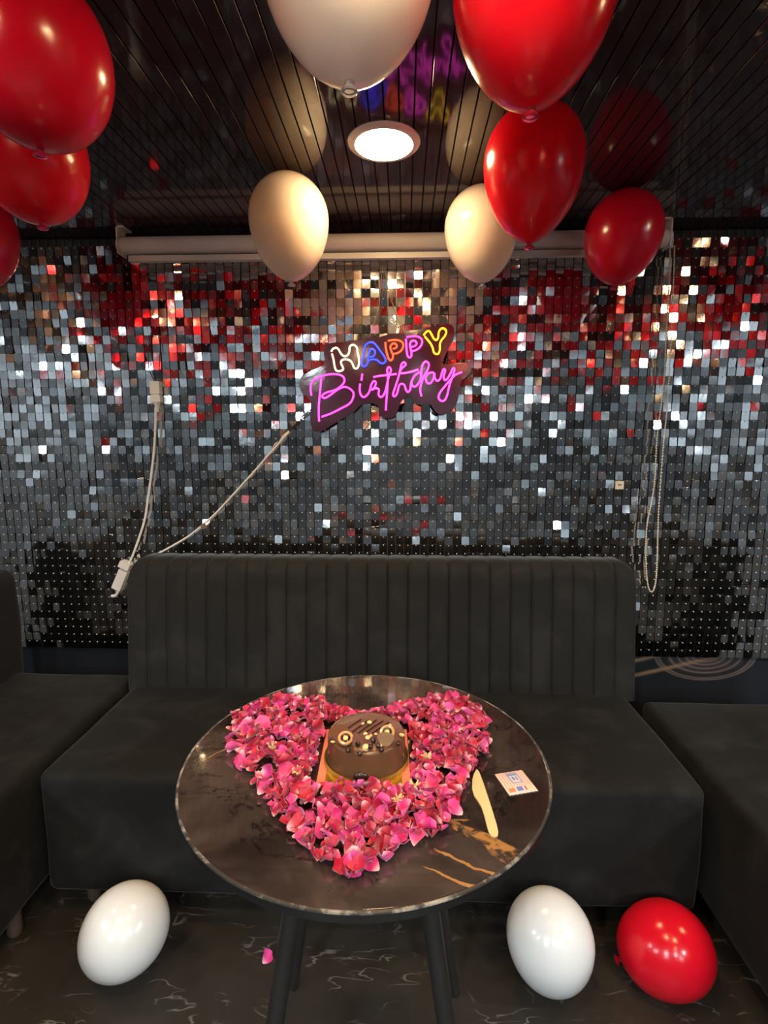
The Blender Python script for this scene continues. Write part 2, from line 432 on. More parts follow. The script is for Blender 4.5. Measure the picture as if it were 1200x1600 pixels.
# ------------------------------------------------------------------ sofas
SX0, SX1, SY0, SZ = -0.898, 0.715, 1.150, 0.415
def sofa_seat(root, name, x0, x1, y0, y1, z0, z1, m, **kw):
    me = soft_box(x0, x1, y0, y1, z0, z1, **kw); me.materials.append(m)
    me.transform(Matrix.Translation(-world_loc(root))); return link(name, me, root)
def foot(root, x, y, h):
    child(MB().lathe([(0.013, 0), (0.018, 0.01), (0.018, h)], 14, center=(x, y, 0)), 'foot', M_foot, root)
sofa = empty('sofa', (-0.09, 1.45, 0), 'black velvet sofa with channel-tufted back behind the round table', 'sofa')
sofa_seat(sofa, 'seat', SX0, SX1, SY0, 1.72, 0.09, SZ, M_velvet, r=0.022, bulge=0.006, wob=0.004, seed=1)
for x in (SX0+0.07, SX1-0.07):
    for y in (SY0+0.08, 1.66): foot(sofa, x, y, 0.095)
# backrest core and its upholstered channels
bx0, bx1, bz0, bz1 = -0.910, 0.740, 0.40, 0.832
core = MB()
def back_y(z): return 1.605+(z-bz0)*0.11
core.add([(bx0+.01, back_y(bz0)+.012, bz0-.30), (bx1-.01, back_y(bz0)+.012, bz0-.30), (bx1-.01, 1.80, bz0-.30), (bx0+.01, 1.80, bz0-.30),
          (bx0+.01, back_y(bz1)+.02, bz1-.03), (bx1-.01, back_y(bz1)+.02, bz1-.03), (bx1-.01, 1.79, bz1-.03), (bx0+.01, 1.79, bz1-.03)],
         [(3, 2, 1, 0), (4, 5, 6, 7), (0, 1, 5, 4), (1, 2, 6, 5), (2, 3, 7, 6), (3, 0, 4, 7)])
backrest = child(core, 'backrest', M_velvet_back, sofa, False)
NCH = 25; cw = (bx1-bx0)/NCH
for c in range(NCH):
    mb = MB(); x0 = bx0+c*cw; nx, rows = 8, []
    for i in range(nx+1):
        u = i/nx; x = x0+0.0006+u*(cw-0.0012); s = 1-(2*u-1)**2
        bul = 0.0060*(s**0.35)-0.0030
        # outer corners are rounded
        d = min(x-bx0, bx1-x); rc = 0.042; drop = 0 if d > rc else rc-math.sqrt(max(rc*rc-(rc-d)**2, 0))
        top = bz1-drop*0.9
        row = []
        for q in range(8):
            z = bz0+(top-0.05-bz0)*q/7; crease = 0.0015*noise.noise(Vector((x*9, z*14, 2.0)))
            row.append((x, back_y(z)-bul-crease, z))
        yf = back_y(top-0.05)
        for a in range(1, 8):
            t = a/7*PI/2; row.append((x, yf-bul*math.cos(t)+0.055*(1-math.cos(t)), top-0.05+(0.05+bul*0.6)*math.sin(t)))
        row.append((x, 1.77, top+bul*0.5)); row.append((x, 1.80, top-0.03)); row.append((x, 1.80, bz0))
        rows.append(row)
    k = len(rows[0])
    mb.add([p for r in rows for p in r], [(i*k+q, (i+1)*k+q, (i+1)*k+q+1, i*k+q+1) for i in range(nx) for q in range(k-1)])
    n0 = len(rows)*k
    mb.f.append(tuple(range(k))); mb.mi.append(0); mb.f.append(tuple(nx*k+q for q in reversed(range(k)))); mb.mi.append(0)
    child(mb, 'channel', M_velvet_back, backrest, True, angle=70)
# side sofas
ls = empty('bench_sofa', (-1.25, 0.75, 0), 'black velvet bench sofa along the left, running toward the viewer', 'sofa')
sofa_seat(ls, 'seat', -1.46, SX0-0.018, -0.30, 1.70, 0.09, SZ+0.005, M_velvet, r=0.024, bulge=0.008, wob=0.006, seed=4)
sofa_seat(ls, 'backrest', -1.58, -1.335, -0.30, 1.735, 0.09, 0.79, M_velvet_back, r=0.045, wob=0.006, seed=9)
for x in (-1.40, SX0-0.07):
    for y in (-0.2, 0.45, 1.12, 1.62): foot(ls, x, y, 0.095)
rs_ = empty('bench_sofa', (1.1, 0.6, 0), 'black velvet bench sofa along the right, beside the red floor balloon', 'sofa')
sofa_seat(rs_, 'seat', SX1+0.03, 1.32, -0.30, 1.572, 0.09, SZ+0.005, M_velvet, r=0.020, bulge=0.005, wob=0.005, seed=6)
sofa_seat(rs_, 'backrest', 1.27, 1.48, -0.30, 1.572, 0.09, 0.80, M_velvet_back, r=0.045, wob=0.006, seed=12)
for x in (SX1+0.08, 1.4):
    for y in (-0.2, 0.6, 1.5): foot(rs_, x, y, 0.095)

# ------------------------------------------------------------------ table
TX, TY, TZ, TR = -0.062, 0.822, 0.700, 0.300
table = empty('round_table', (TX, TY, 0), 'round dark brown marble table with black splayed legs', 'table')
def loc_tab(mb, name, m, **kw): return mb.build(name, m, table, **kw)
tt = MB().lathe([(0.0, TZ), (TR*0.5, TZ), (TR-0.0042, TZ), (TR-0.0040, TZ), (TR-0.0022, TZ-0.0006), (TR-0.0022, TZ-0.012), (0.0, TZ-0.012)], 96)
loc_tab(tt, 'table_top', M_table)
loc_tab(MB().lathe([(TR-0.0022, TZ-0.0004), (TR+0.0006, TZ-0.0008), (TR+0.0012, TZ-0.0026), (TR-0.0022, TZ-0.0026)], 96), 'edge_line', M_trim)
loc_tab(MB().lathe([(TR-0.004, TZ-0.0026), (TR+0.001, TZ-0.003), (TR+0.0005, TZ-0.014), (TR-0.004, TZ-0.0185), (TR-0.03, TZ-0.0185), (TR-0.03, TZ-0.0125)], 96), 'edge_band', M_edge)
for sx in (-1, 1):
    for sy in (-1, 1):
        T = Vector((sx*0.083, sy*0.090, TZ-0.03)); B = Vector((sx*0.182, sy*0.196, 0.0))
        d = B-T
        lg = MB().tube([T, T+d*0.04, T+d*0.5, T+d*0.96, B], [0.0135, 0.0148, 0.0138, 0.0105, 0.0098], 18)
        g = loc_tab(lg, 'leg', M_leg)
        # zinc angle plate on the leg, its bolt and the two wire struts
        out = Vector((sx, sy, 0)).normalized(); side = Vector((sy, -sx, 0)).normalized()
        c0 = T+d*0.02
        for e in (-1, 1):
            q = c0+side*(0.0142*e)
            pl_ = MB(); pl_.add([q-out*0.012, q+out*0.012, q+out*0.012+d*0.16, q-out*0.004+d*0.20, q-out*0.012+side*0.0015*e, q+out*0.012+side*0.0015*e, q+out*0.012+d*0.16+side*0.0015*e, q-out*0.004+d*0.20+side*0.0015*e],
                    [(0, 1, 2, 3), (7, 6, 5, 4), (0, 4, 5, 1), (1, 5, 6, 2), (2, 6, 7, 3), (3, 7, 4, 0)])
            loc_tab(pl_, 'bracket', M_leg, smooth=False)
        tp = T+Vector((0, 0, 0.012)); loc_tab(MB().box(tp.x-0.03, tp.x+0.03, tp.y-0.03, tp.y+0.03, TZ-0.031, TZ-0.0125), 'mounting_plate', M_leg, smooth=False)
        for e in (-1, 1):
            q = c0+d*0.11+side*(0.0160*e)
            loc_tab(MB().tube([q, q+side*0.003*e, q+side*0.0045*e], [0.0052, 0.0052, 0.0025], 10), 'bolt', M_steel)
        st = MB()
        q = c0+d*0.14
        st.tube(catmull([q-out*0.014, q-out*0.022+Vector((0, 0, 0.02)), Vector((sx*0.045, sy*0.06, TZ-0.035)), Vector((sx*0.03, sy*0.04, TZ-0.0145))], 5), 0.0028, 8)
        loc_tab(st, 'strut', M_steel)

# ------------------------------------------------------------------ neon sign
SIGN_Y = 1.868
sign = empty('neon_sign', tuple(at_y(600, 590, SIGN_Y)), 'dark acrylic neon sign reading HAPPY Birthday on the sequin wall', 'neon sign')
def c1(L): return [(460+x/7.5, 500+y/7.5) for x, y in L]
def c2(L): return [(590+x/7.5, 490+y/7.5) for x, y in L]
outline = c1([(225, 1300), (190, 1220), (185, 1100), (190, 960), (150, 900), (95, 860), (65, 790), (70, 690), (110, 650), (180, 600), (280, 555), (355, 515), (345, 400), (350, 320), (400, 275), (500, 265), (570, 265), (650, 238), (770, 235), (850, 205), (960, 212)]) + \
    c2([(60, 262), (150, 240), (300, 230), (350, 200), (480, 190), (560, 165), (680, 150), (790, 125), (870, 135), (895, 200), (890, 300), (850, 380), (800, 470), (765, 585), (860, 590), (970, 575), (1050, 590), (1095, 640), (1090, 690), (1040, 740), (985, 790), (955, 860), (950, 950), (930, 1040), (880, 1120), (800, 1175), (730, 1180), (680, 1150), (640, 1090), (600, 1050), (540, 1062), (490, 1065), (440, 1040), (400, 985), (350, 970), (300, 1000), (260, 1060), (240, 1130), (200, 1200), (130, 1230), (60, 1215), (20, 1190)]) + \
    c1([(1000, 1050), (970, 1000), (920, 975), (830, 975), (760, 1010), (690, 1080), (560, 1160), (440, 1230), (340, 1290), (270, 1310)])
sw = [at_y(px, py, SIGN_Y) for px, py in outline]
sm = catmull(sw, 4, True)
poly = [(p.x, p.z) for p in sm]
board = MB().prism(poly, 0, 0.005, 0, 1)
board.v = [(x, SIGN_Y+z, y) for x, y, z in board.v]
def board_mat():
    n = NT('dark plum acrylic'); o = n.obj()
    n.bump(n.noise(o, 18, 3), 0.05, 0.01)
    return n.set(color=c4(0.060, 0.014, 0.036), rough=0.12, spec=0.6)
M_board = board_mat(); M_board_edge = mat('pale acrylic edge', (0.22, 0.24, 0.25), 0.2)
child(board, 'acrylic_board', [M_board, M_board_edge], sign, False)
def neon(name, c, s):
    n = NT(name); return n.set(color=c4(*[0.4*v+0.1 for v in c]), rough=0.4, emit=c4(*c), emit_s=s*NEON_L)
M_nw = neon('warm white neon', (1.0, 0.80, 0.45), 1.1); M_nb = neon('blue neon', (0.012, 0.04, 1.0), 1.6)
M_no = neon('orange neon', (1.0, 0.07, 0.015), 1.4); M_np = neon('pink neon', (1.0, 0.045, 0.62), 1.5); M_ny = neon('yellow neon', (1.0, 0.60, 0.012), 1.2)
def strokes(name, m, paths, closed):
    mb = MB()
    for pth, cl in zip(paths, closed):
        w = [at_y(px, py, SIGN_Y-0.0045) for px, py in pth]
        mb.tube(catmull(w, 4, cl), 0.0033, 8, closed=cl)
    child(mb, name, m, sign)
strokes('neon_letter_h', M_nw, [c1([(432, 372), (450, 340), (490, 325), (520, 350), (550, 400), (590, 425), (630, 405), (645, 360), (650, 312), (690, 290), (730, 320), (740, 380), (755, 450), (755, 520), (735, 565), (700, 560), (680, 510), (650, 475), (600, 460), (560, 470), (545, 500), (565, 550), (570, 580), (530, 600), (490, 590), (470, 540), (460, 470), (440, 395)])], [False])
strokes('neon_letter_a', M_nb, [c1([(830, 305), (850, 280), (885, 262), (920, 265), (960, 300), (1010, 370), (1060, 440), (1070, 480), (1040, 510), (1000, 500), (970, 470), (930, 462), (885, 468), (858, 500), (845, 530), (810, 545), (790, 520), (800, 450), (815, 370)]),
                                c1([(860, 480), (870, 400), (890, 350), (920, 342), (945, 370), (940, 410), (912, 432), (880, 430)])], [True, False])
strokes('neon_letter_p', M_no, [c2([(92, 335), (95, 400), (110, 470), (130, 530), (150, 550), (175, 530), (180, 490), (185, 472), (230, 465), (280, 430), (300, 380), (290, 340), (250, 315), (190, 310), (120, 320)]),
                                c2([(172, 470), (150, 400), (165, 360), (200, 350), (225, 375), (215, 402), (180, 412)])], [False, False])
strokes('neon_letter_p', M_np, [c2([(332, 295), (335, 350), (340, 430), (350, 490), (370, 515), (395, 500), (400, 445), (440, 432), (490, 400), (520, 350), (515, 300), (470, 270), (410, 266), (338, 275)]),
                                c2([(395, 450), (380, 370), (392, 330), (430, 318), (458, 345), (440, 378), (395, 392)])], [False, False])
strokes('neon_letter_y', M_ny, [c2([(540, 255), (570, 215), (605, 205), (635, 250), (660, 295), (690, 310), (710, 280), (715, 225), (740, 180), (780, 175), (805, 210), (790, 260), (750, 310), (730, 360), (730, 420), (715, 465), (690, 475), (660, 455), (645, 400), (620, 350), (580, 300), (552, 268)])], [False])
strokes('neon_script', M_np, [
    c1([(200, 885), (190, 820), (200, 740), (250, 690), (330, 655), (430, 635), (520, 640), (575, 670), (585, 720), (550, 770), (480, 820), (390, 845), (340, 870), (325, 900), (360, 915), (420, 880), (500, 820), (580, 785), (640, 800), (690, 850), (685, 920), (640, 985), (540, 1040), (430, 1095), (320, 1135)]),
    c1([(315, 680), (305, 800), (290, 950), (285, 1080), (290, 1190)]),
    c1([(795, 630), (785, 710)]),
    c1([(770, 745), (765, 820), (780, 880), (815, 905), (860, 870), (885, 820), (900, 760), (930, 715), (955, 735), (940, 785), (905, 822), (950, 800), (990, 815), (985, 870), (1010, 905), (1045, 880), (1070, 820), (1088, 740), (1110, 650), (1132, 590), (1110, 552), (1088, 580), (1095, 680), (1090, 800), (1080, 920), (1070, 1060)]),
    c1([(925, 670), (1000, 655), (1100, 645), (1198, 632)]),
    c2([(478, 655), (400, 680), (300, 700), (262, 690), (285, 640), (330, 600), (312, 570), (282, 590), (265, 660), (240, 760), (200, 880), (180, 950), (200, 972), (230, 930), (250, 850), (280, 822), (315, 840), (330, 890), (355, 920), (382, 890), (392, 820), (430, 735), (490, 690), (510, 725), (495, 790), (450, 850), (412, 850), (392, 810)]),
    c2([(512, 720), (520, 620), (560, 562), (600, 590), (585, 660), (540, 740), (510, 830), (500, 900), (515, 970)]),
    c2([(655, 690), (600, 700), (565, 750), (580, 810), (620, 815), (655, 760), (665, 692), (670, 750), (700, 790), (735, 760), (755, 690), (775, 650), (792, 670), (775, 730), (785, 780), (820, 760), (860, 690), (885, 640), (902, 660), (870, 760), (840, 850), (820, 940), (790, 1010), (750, 1025), (715, 990), (730, 930), (790, 850), (850, 780), (910, 720), (990, 685)])],
    [False]*8)
# hanging threads and stand-offs belong to the sign
for a, b, c in (((632, 519), (611, 470), (600, 415)), ((578, 524), (592, 480), (598, 415))):
    child(MB().tube([at_y(*a, SIGN_Y+0.002), at_y(*b, SIGN_Y+0.008), at_y(*c, SIGN_Y+0.008)], 0.0009, 5), 'hanging_thread', M_thread, sign)
for px, py in ((500, 620), (520, 545), (700, 520), (690, 620), (600, 640)):
    p = at_y(px, py, SIGN_Y+0.005); child(MB().tube([p, (p.x, 1.904, p.z)], 0.004, 8), 'stand_off', M_darkwire, sign)

# ------------------------------------------------------------------ roller screen under the ceiling
RY = 1.83
scr = empty('roller_screen', (0, RY, 1.84), 'rolled-up white projection screen fixed under the ceiling above the sequins', 'projector screen')
rx0, rx1 = at_y(192, 385, RY).x, at_y(1040, 375, RY).x
rz = 1.868
child(MB().tube([(rx0, RY, rz), (rx1, RY, rz)], 0.0275, 32), 'screen_roll', M_fabric_roll, scr)
bb = MB(); b0, b1 = at_y(203, 404, RY).x, at_y(1022, 398, RY).x
bb.box(b0, b1, RY-0.011, RY+0.011, 1.816, 1.834)
child(bb, 'bottom_bar', M_whiteplastic, scr, False)
for x, s in ((rx0, -1), (rx1, 1)):
    br = MB(); xx = x+s*0.004
    br.box(min(xx, xx+s*0.005), max(xx, xx+s*0.005), RY-0.024, RY+0.03, 1.838, CEIL-0.001)
    br.box(min(xx-s*0.022, xx+s*0.005), max(xx-s*0.022, xx+s*0.005), RY-0.024, RY+0.03, CEIL-0.006, CEIL-0.001)
    br.tube([(xx-s*0.012, RY, rz), (xx+s*0.010, RY, rz)], 0.022, 20)
    child(br, 'end_bracket', M_whiteplastic, scr)
chain = MB(); cp = [(1047, 385), (1046, 430), (1041, 520), (1037, 600), (1027, 680), (1022, 760), (1011, 820), (1009, 870), (1012, 912), (1018, 925), (1024, 912), (1027, 870), (1029, 800), (1036, 700), (1042, 640), (1047, 560), (1052, 450), (1054, 385)]
cpt = catmull([at_y(px, py, 1.855) for px, py in cp], 40)
acc = 0; last = None
chain.tube(cpt[::6], 0.0009, 5)
nb = 0
for a, b in zip(cpt, cpt[1:]):
    acc += (b-a).length
    if acc > 0.0062: chain.ball(b, 0.0031, 6, 4); acc = 0
tag(child(chain, 'pull_chain', M_bead, scr), kind='stuff')

# ------------------------------------------------------------------ cables on the wall
CY = 1.884
cab = empty('extension_cable', tuple(at_y(243, 760, CY)), 'ivory cable with plug hanging down the sequins to a white adapter', 'cable')
p1 = [at_y(px, py, CY) for px, py in ((243, 636), (243, 660), (241, 700), (236, 745), (231, 780), (226, 812), (214, 850), (203, 878), (195, 893))]
child(MB().tube(catmull(p1, 6), 0.0042, 8), 'cord', M_cord, cab)
a = at_y(244, 606, CY)
pg = MB()
pg.box(a.x-0.017, a.x+0.017, CY-0.014, CY+0.012, a.z-0.022, a.z+0.022)
pg.box(a.x-0.0145, a.x+0.0145, CY-0.012, CY+0.011, a.z-0.030, a.z-0.0235)
pg.box(a.x-0.018, a.x+0.018, CY-0.013, CY+0.011, a.z-0.050, a.z-0.030)
pg.tube([(a.x, CY, a.z-0.05), (a.x, CY, a.z-0.064), (a.x, CY, a.z-0.085)], [0.014, 0.008, 0.0045], 10)
child(pg, 'plug', M_cord, cab, False)
child(MB().tube(catmull([(a.x+0.008, CY+0.004, a.z+0.02), at_y(249, 570, CY+0.008), at_y(250, 540, 1.894), at_y(245, 515, 1.896)], 5), 0.0016, 6), 'lead_wire', M_darkwire, cab)
wr = MB().tube(catmull([(a.x-0.006, CY+0.004, a.z+0.02), at_y(233, 575, CY+0.008), at_y(232, 545, 1.894), at_y(236, 520, 1.896)], 5), 0.0016, 6)
child(wr, 'lead_wire', M_darkwire, cab)
A0, A1 = at_y(197, 886, CY), at_y(182, 922, CY); ax = (A1-A0).normalized(); sd = Vector((0, 1, 0)).cross(ax).normalized()
ad = MB()
def obox(mb, c, u, v, w, a, b, d):
    vs = [c+u*(i*a)+v*(j*b)+w*(k*d) for i in (-1, 1) for j in (-1, 1) for k in (-1, 1)]
    mb.add(vs, [(0, 1, 3, 2), (4, 6, 7, 5), (0, 4, 5, 1), (2, 3, 7, 6), (0, 2, 6, 4), (1, 5, 7, 3)])
yv = Vector((0, 1, 0))
obox(ad, (A0+A1)/2+ax*0.004, ax, sd, yv, 0.040, 0.017, 0.013)
obox(ad, A0-ax*0.006+sd*0.004, ax, sd, yv, 0.012, 0.020, 0.015)
ad.tube(catmull([A1+sd*-0.008-ax*0.03, A1+ax*0.018-sd*0.006, A1+ax*0.03+sd*0.010], 4), [0.006]*8+[0.004], 8)
child(ad, 'adapter', M_whiteplastic, cab, False)
cab2 = empty('sign_cable', tuple(at_y(345, 785, CY)), 'thin ivory cable slanting from the neon sign down to the sofa back', 'cable')
p2 = [at_y(px, py, CY-0.004) for px, py in ((228, 876), (240, 869), (262, 857), (288, 842), (310, 826), (336, 803), (362, 775), (395, 739), (420, 710), (440, 688))]
child(MB().tube(catmull(p2, 5), 0.0033, 8), 'cord', M_cord, cab2)
child(MB().tube([at_y(437, 691, CY-0.004), at_y(443, 683, CY-0.004), at_y(452, 674, CY-0.004)], [0.004, 0.0065, 0.0042], 10), 'connector', M_cord, cab2)
for o_ in (0, 4): child(MB().tube(catmull([at_y(451, 674+o_*.3, CY-0.003), at_y(462+o_, 662, CY+0.004), at_y(472, 655-o_, CY+0.002), at_y(488, 642-o_, SIGN_Y+0.009)], 4), 0.0017, 6), 'lead_wire', M_darkwire, cab2)
child(MB().tube(catmull([at_y(433, 693, CY-0.006), at_y(430, 693, CY-0.008), at_y(425, 702, CY-0.006)], 3), 0.0016, 6), 'cable_tie', M_cord, cab2)
tg = MB(); p = at_y(318, 822, CY-0.008); obox(tg, p, Vector((.8, 0, .6)), Vector((-.6, 0, .8)), yv, 0.010, 0.009, 0.0006)
child(tg, 'paper_tag', mat('brown tag', (0.20, 0.12, 0.07), 0.6), cab2, False)
lt = empty('loose_sequin_tag', tuple(at_y(968, 758, 1.892)), 'small cream square tag stuck on the sequins right of the neon sign', 'tag')
p = at_y(968, 758, 1.892); t_ = MB().box(p.x-0.0145, p.x+0.0145, 1.8905, 1.892, p.z-0.0145, p.z+0.0145)
child(t_, 'card', mat('cream card', (0.80, 0.70, 0.52), 0.5), lt, False)
t_ = MB().tube([(p.x, 1.892, p.z+0.012), (p.x+0.002, 1.896, p.z+0.035)], 0.001, 5); t_.box(p.x-0.006, p.x+0.006, 1.8898, 1.8905, p.z-0.001, p.z+0.003)
child(t_, 'hook', M_darkwire, lt, False)

# ------------------------------------------------------------------ balloons
def balloon_prof(R, low=1.5, e=1.18):
    pr = [(0.0, 1.05*R)]
    for i in range(1, 15):
        a = PI/2*i/14; pr.append((R*math.sin(a), 1.05*R*math.cos(a)))
    for i in range(1, 17):
        a = PI/2*i/16*0.985; pr.append((max(R*math.cos(a)**e, 0.006), -low*R*math.sin(a)))
    return pr
def balloon(loc, R, m, label, rot=(0, 0, 0), low=1.5, e=1.18, group=None, rest=None):
    mb = MB().lathe(balloon_prof(R, low, e), 48)
    k = MB(); zb = -low*R
    k.lathe([(0.0055, 0.004), (0.0075, 0.0), (0.0055, -0.004), (0.005, -0.006), (0.0090, -0.0100), (0.0080, -0.012), (0.003, -0.0095)], 20, center=(0, 0, zb+0.002))
    k.tube([(0.0085*math.cos(t), 0.0085*math.sin(t), zb-0.0100) for t in [2*PI*i/20 for i in range(20)]], 0.0022, 6, closed=True)
    Rm = Euler(rot).to_matrix().to_4x4()
    loc = Vector(loc)
    if rest is not None:
        zs = [(Rm @ Vector(v)).z for v in mb.v+k.v]
        loc.z = rest-min(zs) if rest < 0.5 else rest-max(zs)
    o = mb.build('balloon', m); o.location = loc; o.rotation_euler = rot
    tag(o, label, 'balloon', group)
    k.build('knot', m, o)
    return o
G = 'ceiling balloons'; D = math.radians
CT = CEIL-0.002
balloon((-0.312, 1.49, 0), 0.106, M_cream, 'cream balloon under the ceiling left of the round downlight', (0, D(-1), 0), group=G, rest=CT)
balloon((0.212, 1.58, 0), 0.102, M_cream, 'cream balloon under the ceiling partly behind a red balloon', (0, D(-3), 0), group=G, rest=CT, low=1.45)
balloon((0.272, 1.22, 0), 0.105, M_red, 'red balloon hanging in front of the right cream balloon', (0, D(1), 0), group=G, rest=CT, low=1.55, e=1.25)
balloon((0.622, 1.62, 0), 0.106, M_red2, 'small crimson balloon at the right end of the roller screen', (0, D(7), 0), group=G, rest=CT, low=1.35)
balloon((0.163, 0.760, 0), 0.105, M_red, 'large red balloon cut by the top edge, right of centre', (0, 0, 0), group=G, rest=CT, low=1.48)
balloon((-0.071, 0.72, 0), 0.108, M_white, 'large pearl white balloon cut by the top edge, at the centre', (0, 0, 0), group=G, rest=CT, low=1.30)
balloon((-0.568, 0.865, 0), 0.112, M_red2, 'large crimson balloon in the top left corner', (D(4), D(3), 0), group=G, rest=CT, low=1.12, e=0.95)
balloon((-0.765, 1.13, 0), 0.108, M_red, 'red balloon just below the large one in the top left corner', (0, D(-6), 0), group=G, rest=CT-0.004, low=1.25, e=1.0)
balloon((-1.215, 1.53, 0), 0.107, M_red2, 'red balloon cut by the left edge, lowest of the left three', (0, D(-5), 0), group=G, rest=CT)
rb = random.Random(5)
for (x, y, red) in ((-0.95, 0.45, 1), (-0.45, 0.52, 1), (0.55, 0.62, 1), (0.95, 0.95, 1), (1.35, 1.35, 1), (-1.7, 1.25, 0), (0.98, 0.35, 0), (-1.35, 0.2, 1),
                    (0.25, -0.1, 1), (-0.9, -0.35, 1), (0.85, -0.45, 1), (1.5, 0.3, 1), (-0.25, -0.6, 0), (1.95, 0.75, 1), (-2.0, 0.3, 1), (-0.55, -0.15, 1), (0.5, 0.32, 1), (1.2, -0.1, 1), (-1.55, 0.62, 1), (-0.15, -0.95, 1), (0.5, -0.85, 1), (1.75, 1.15, 1), (-1.2, 0.85, 1), (1.15, 0.62, 1)):
    balloon((x, y, 0), 0.107, M_red if red else M_cream,
            ('red' if red else 'cream')+' ceiling balloon outside the view, reflected in the sequins', (0, rb.uniform(-.1, .1), rb.uniform(0, 6)),
            group=('red' if red else 'cream')+' balloons overhead outside the view', rest=CT)
# on the floor
balloon((-0.632, 1.034, 0), 0.094, M_white, 'white balloon on the floor left of the table', (D(22), D(36), D(0)), low=1.30, e=0.80, group='floor balloons', rest=0.001)
balloon((0.329, 1.038, 0), 0.094, M_white, 'white balloon on the floor right of the table legs', (D(14), D(-9), 0), low=1.28, e=0.80, group='floor balloons', rest=0.001)
balloon((0.596, 1.055, 0), 0.092, M_red, 'red balloon on the floor against the right bench sofa', (D(8), D(62), 0), low=1.16, e=0.95, group='floor balloons', rest=0.001)

# ------------------------------------------------------------------ cake board and cake
M_gold = mat('gold foil board', (0.75, 0.45, 0.06), 0.22, metal=0.75)
M_boardrim = mat('orange pink board film', (0.85, 0.28, 0.16), 0.35)
cb = empty('cake_board', (-0.063, 0.815, TZ), 'square gold foil cake board with orange rim under the chocolate cake', 'cake board')
Rz = Matrix.Rotation(math.radians(2.2), 4, 'Z')
k_ = MB().box(-0.073, 0.073, -0.078, 0.078, 0.0005, 0.0035); k_.xf(Rz); k_.build('board', M_boardrim, cb, False)
k_ = MB().box(-0.060, 0.060, -0.077, 0.077, 0.0035, 0.0040); k_.xf(Rz); k_.build('foil', M_gold, cb, False)
def choc(name, c, rough):
    n = NT(name); o = n.obj(); n.bump(n.noise(o, 30, 3), 0.05, 0.004)
    return n.set(color=n.mix(n.noise(o, 25, 4), c4(*c), c4(*[v*1.35 for v in c])), rough=rough, coat=0.4, coat_rough=0.12)
M_choc = choc('chocolate glaze', (0.105, 0.052, 0.025), 0.24); M_choctop = choc('chocolate cake top', (0.14, 0.068, 0.042), 0.34)
M_chocdark = choc('dark chocolate', (0.026, 0.012, 0.007), 0.25); M_wafer = choc('wafer', (0.50, 0.27, 0.11), 0.55)
M_nut = mat('hazelnut', (0.85, 0.62, 0.26), 0.5); M_collar = mat('gold paper collar', (0.48, 0.30, 0.07), 0.4, metal=0.4)
CZ = TZ+0.0045
cake = empty('chocolate_cake', (-0.060, 0.806, CZ), 'round glossy chocolate cake topped with nuts and chocolate balls', 'cake')
h = 0.047; R = 0.063
MB().lathe([(0.0, h-0.0015), (0.030, h-0.001), (0.055, h), (R-0.0035, h), (R-0.0015, h-0.0006), (R-0.0004, h-0.002), (R, h-0.0045), (R+0.0004, h-0.008), (R+0.001, h*0.5), (R+0.0025, 0.009), (R+0.003, 0.006), (R+0.005, 0.001), (R+0.004, 0.0), (0.0, 0.0)], 72).build('cake_body', M_choc, cake)
MB().lathe([(0.0, h-0.0008), (0.030, h-0.0004), (0.054, h+0.0005), (0.056, h-0.0005)], 60).build('cake_top', M_choctop, cake)
col_ = MB()
N_ = 120
for i in range(N_):      # pleated paper collar
    a0, a1 = 2*PI*i/N_, 2*PI*(i+0.5)/N_; a2 = 2*PI*(i+1)/N_
    q = lambda a, r, z: (r*math.cos(a), r*math.sin(a), z)
    col_.add([q(a0, R+0.0050, 0), q(a1, R+0.0068, 0), q(a2, R+0.0050, 0), q(a0, R+0.0052, 0.007), q(a1, R+0.0072, 0.0076), q(a2, R+0.0052, 0.007)], [(0, 1, 4, 3), (1, 2, 5, 4)])
col_.build('paper_collar', M_collar, cake, smooth=False)
tk = MB()
for a in (0.8, ):
    tk.ball((-0.004, -R-0.002, 0.009), 0.0105, 12, 8, sc=(1.1, 0.5, 0.9))
tk.build('glaze_drip', M_chocdark, cake)
def ctop(cx, cy): # spot on the cake top from the detail view
    p = at_z(480+cx/6.667, 1090+cy/6.667, CZ+h+0.004); return p-Vector(cake.location)
for cx, cy in ((425, 552), (548, 585), (660, 512), (690, 445), (775, 545), (945, 480), (530, 480), (262, 455), (740, 500)):
    p = ctop(cx, cy); MB().ball((p.x, p.y, h+0.0042), 0.0042, 12, 8).build('chocolate_ball', M_chocdark, cake)
for cx, cy, s in ((265, 460, .9), (605, 400, .8), (630, 440, .9), (715, 380, .7), (660, 398, .7), (605, 540, 1.2), (760, 497, .7), (985, 390, 1.0), (648, 258, 1.0), (580, 272, .7), (865, 285, .6)):
    p = ctop(cx, cy); b = MB().ball((0, 0, 0), 0.0046*s, 9, 6, sc=(1, .9, .6))
    b.xf(Matrix.Translation((p.x, p.y, h+0.0042+(0.004 if (cx, cy) in ((605, 540), (630, 440), (605, 400)) else 0))) @ Euler((rb.uniform(-.5, .5), rb.uniform(-.5, .5), 0)).to_matrix().to_4x4())
    b.build('hazelnut', M_nut, cake)
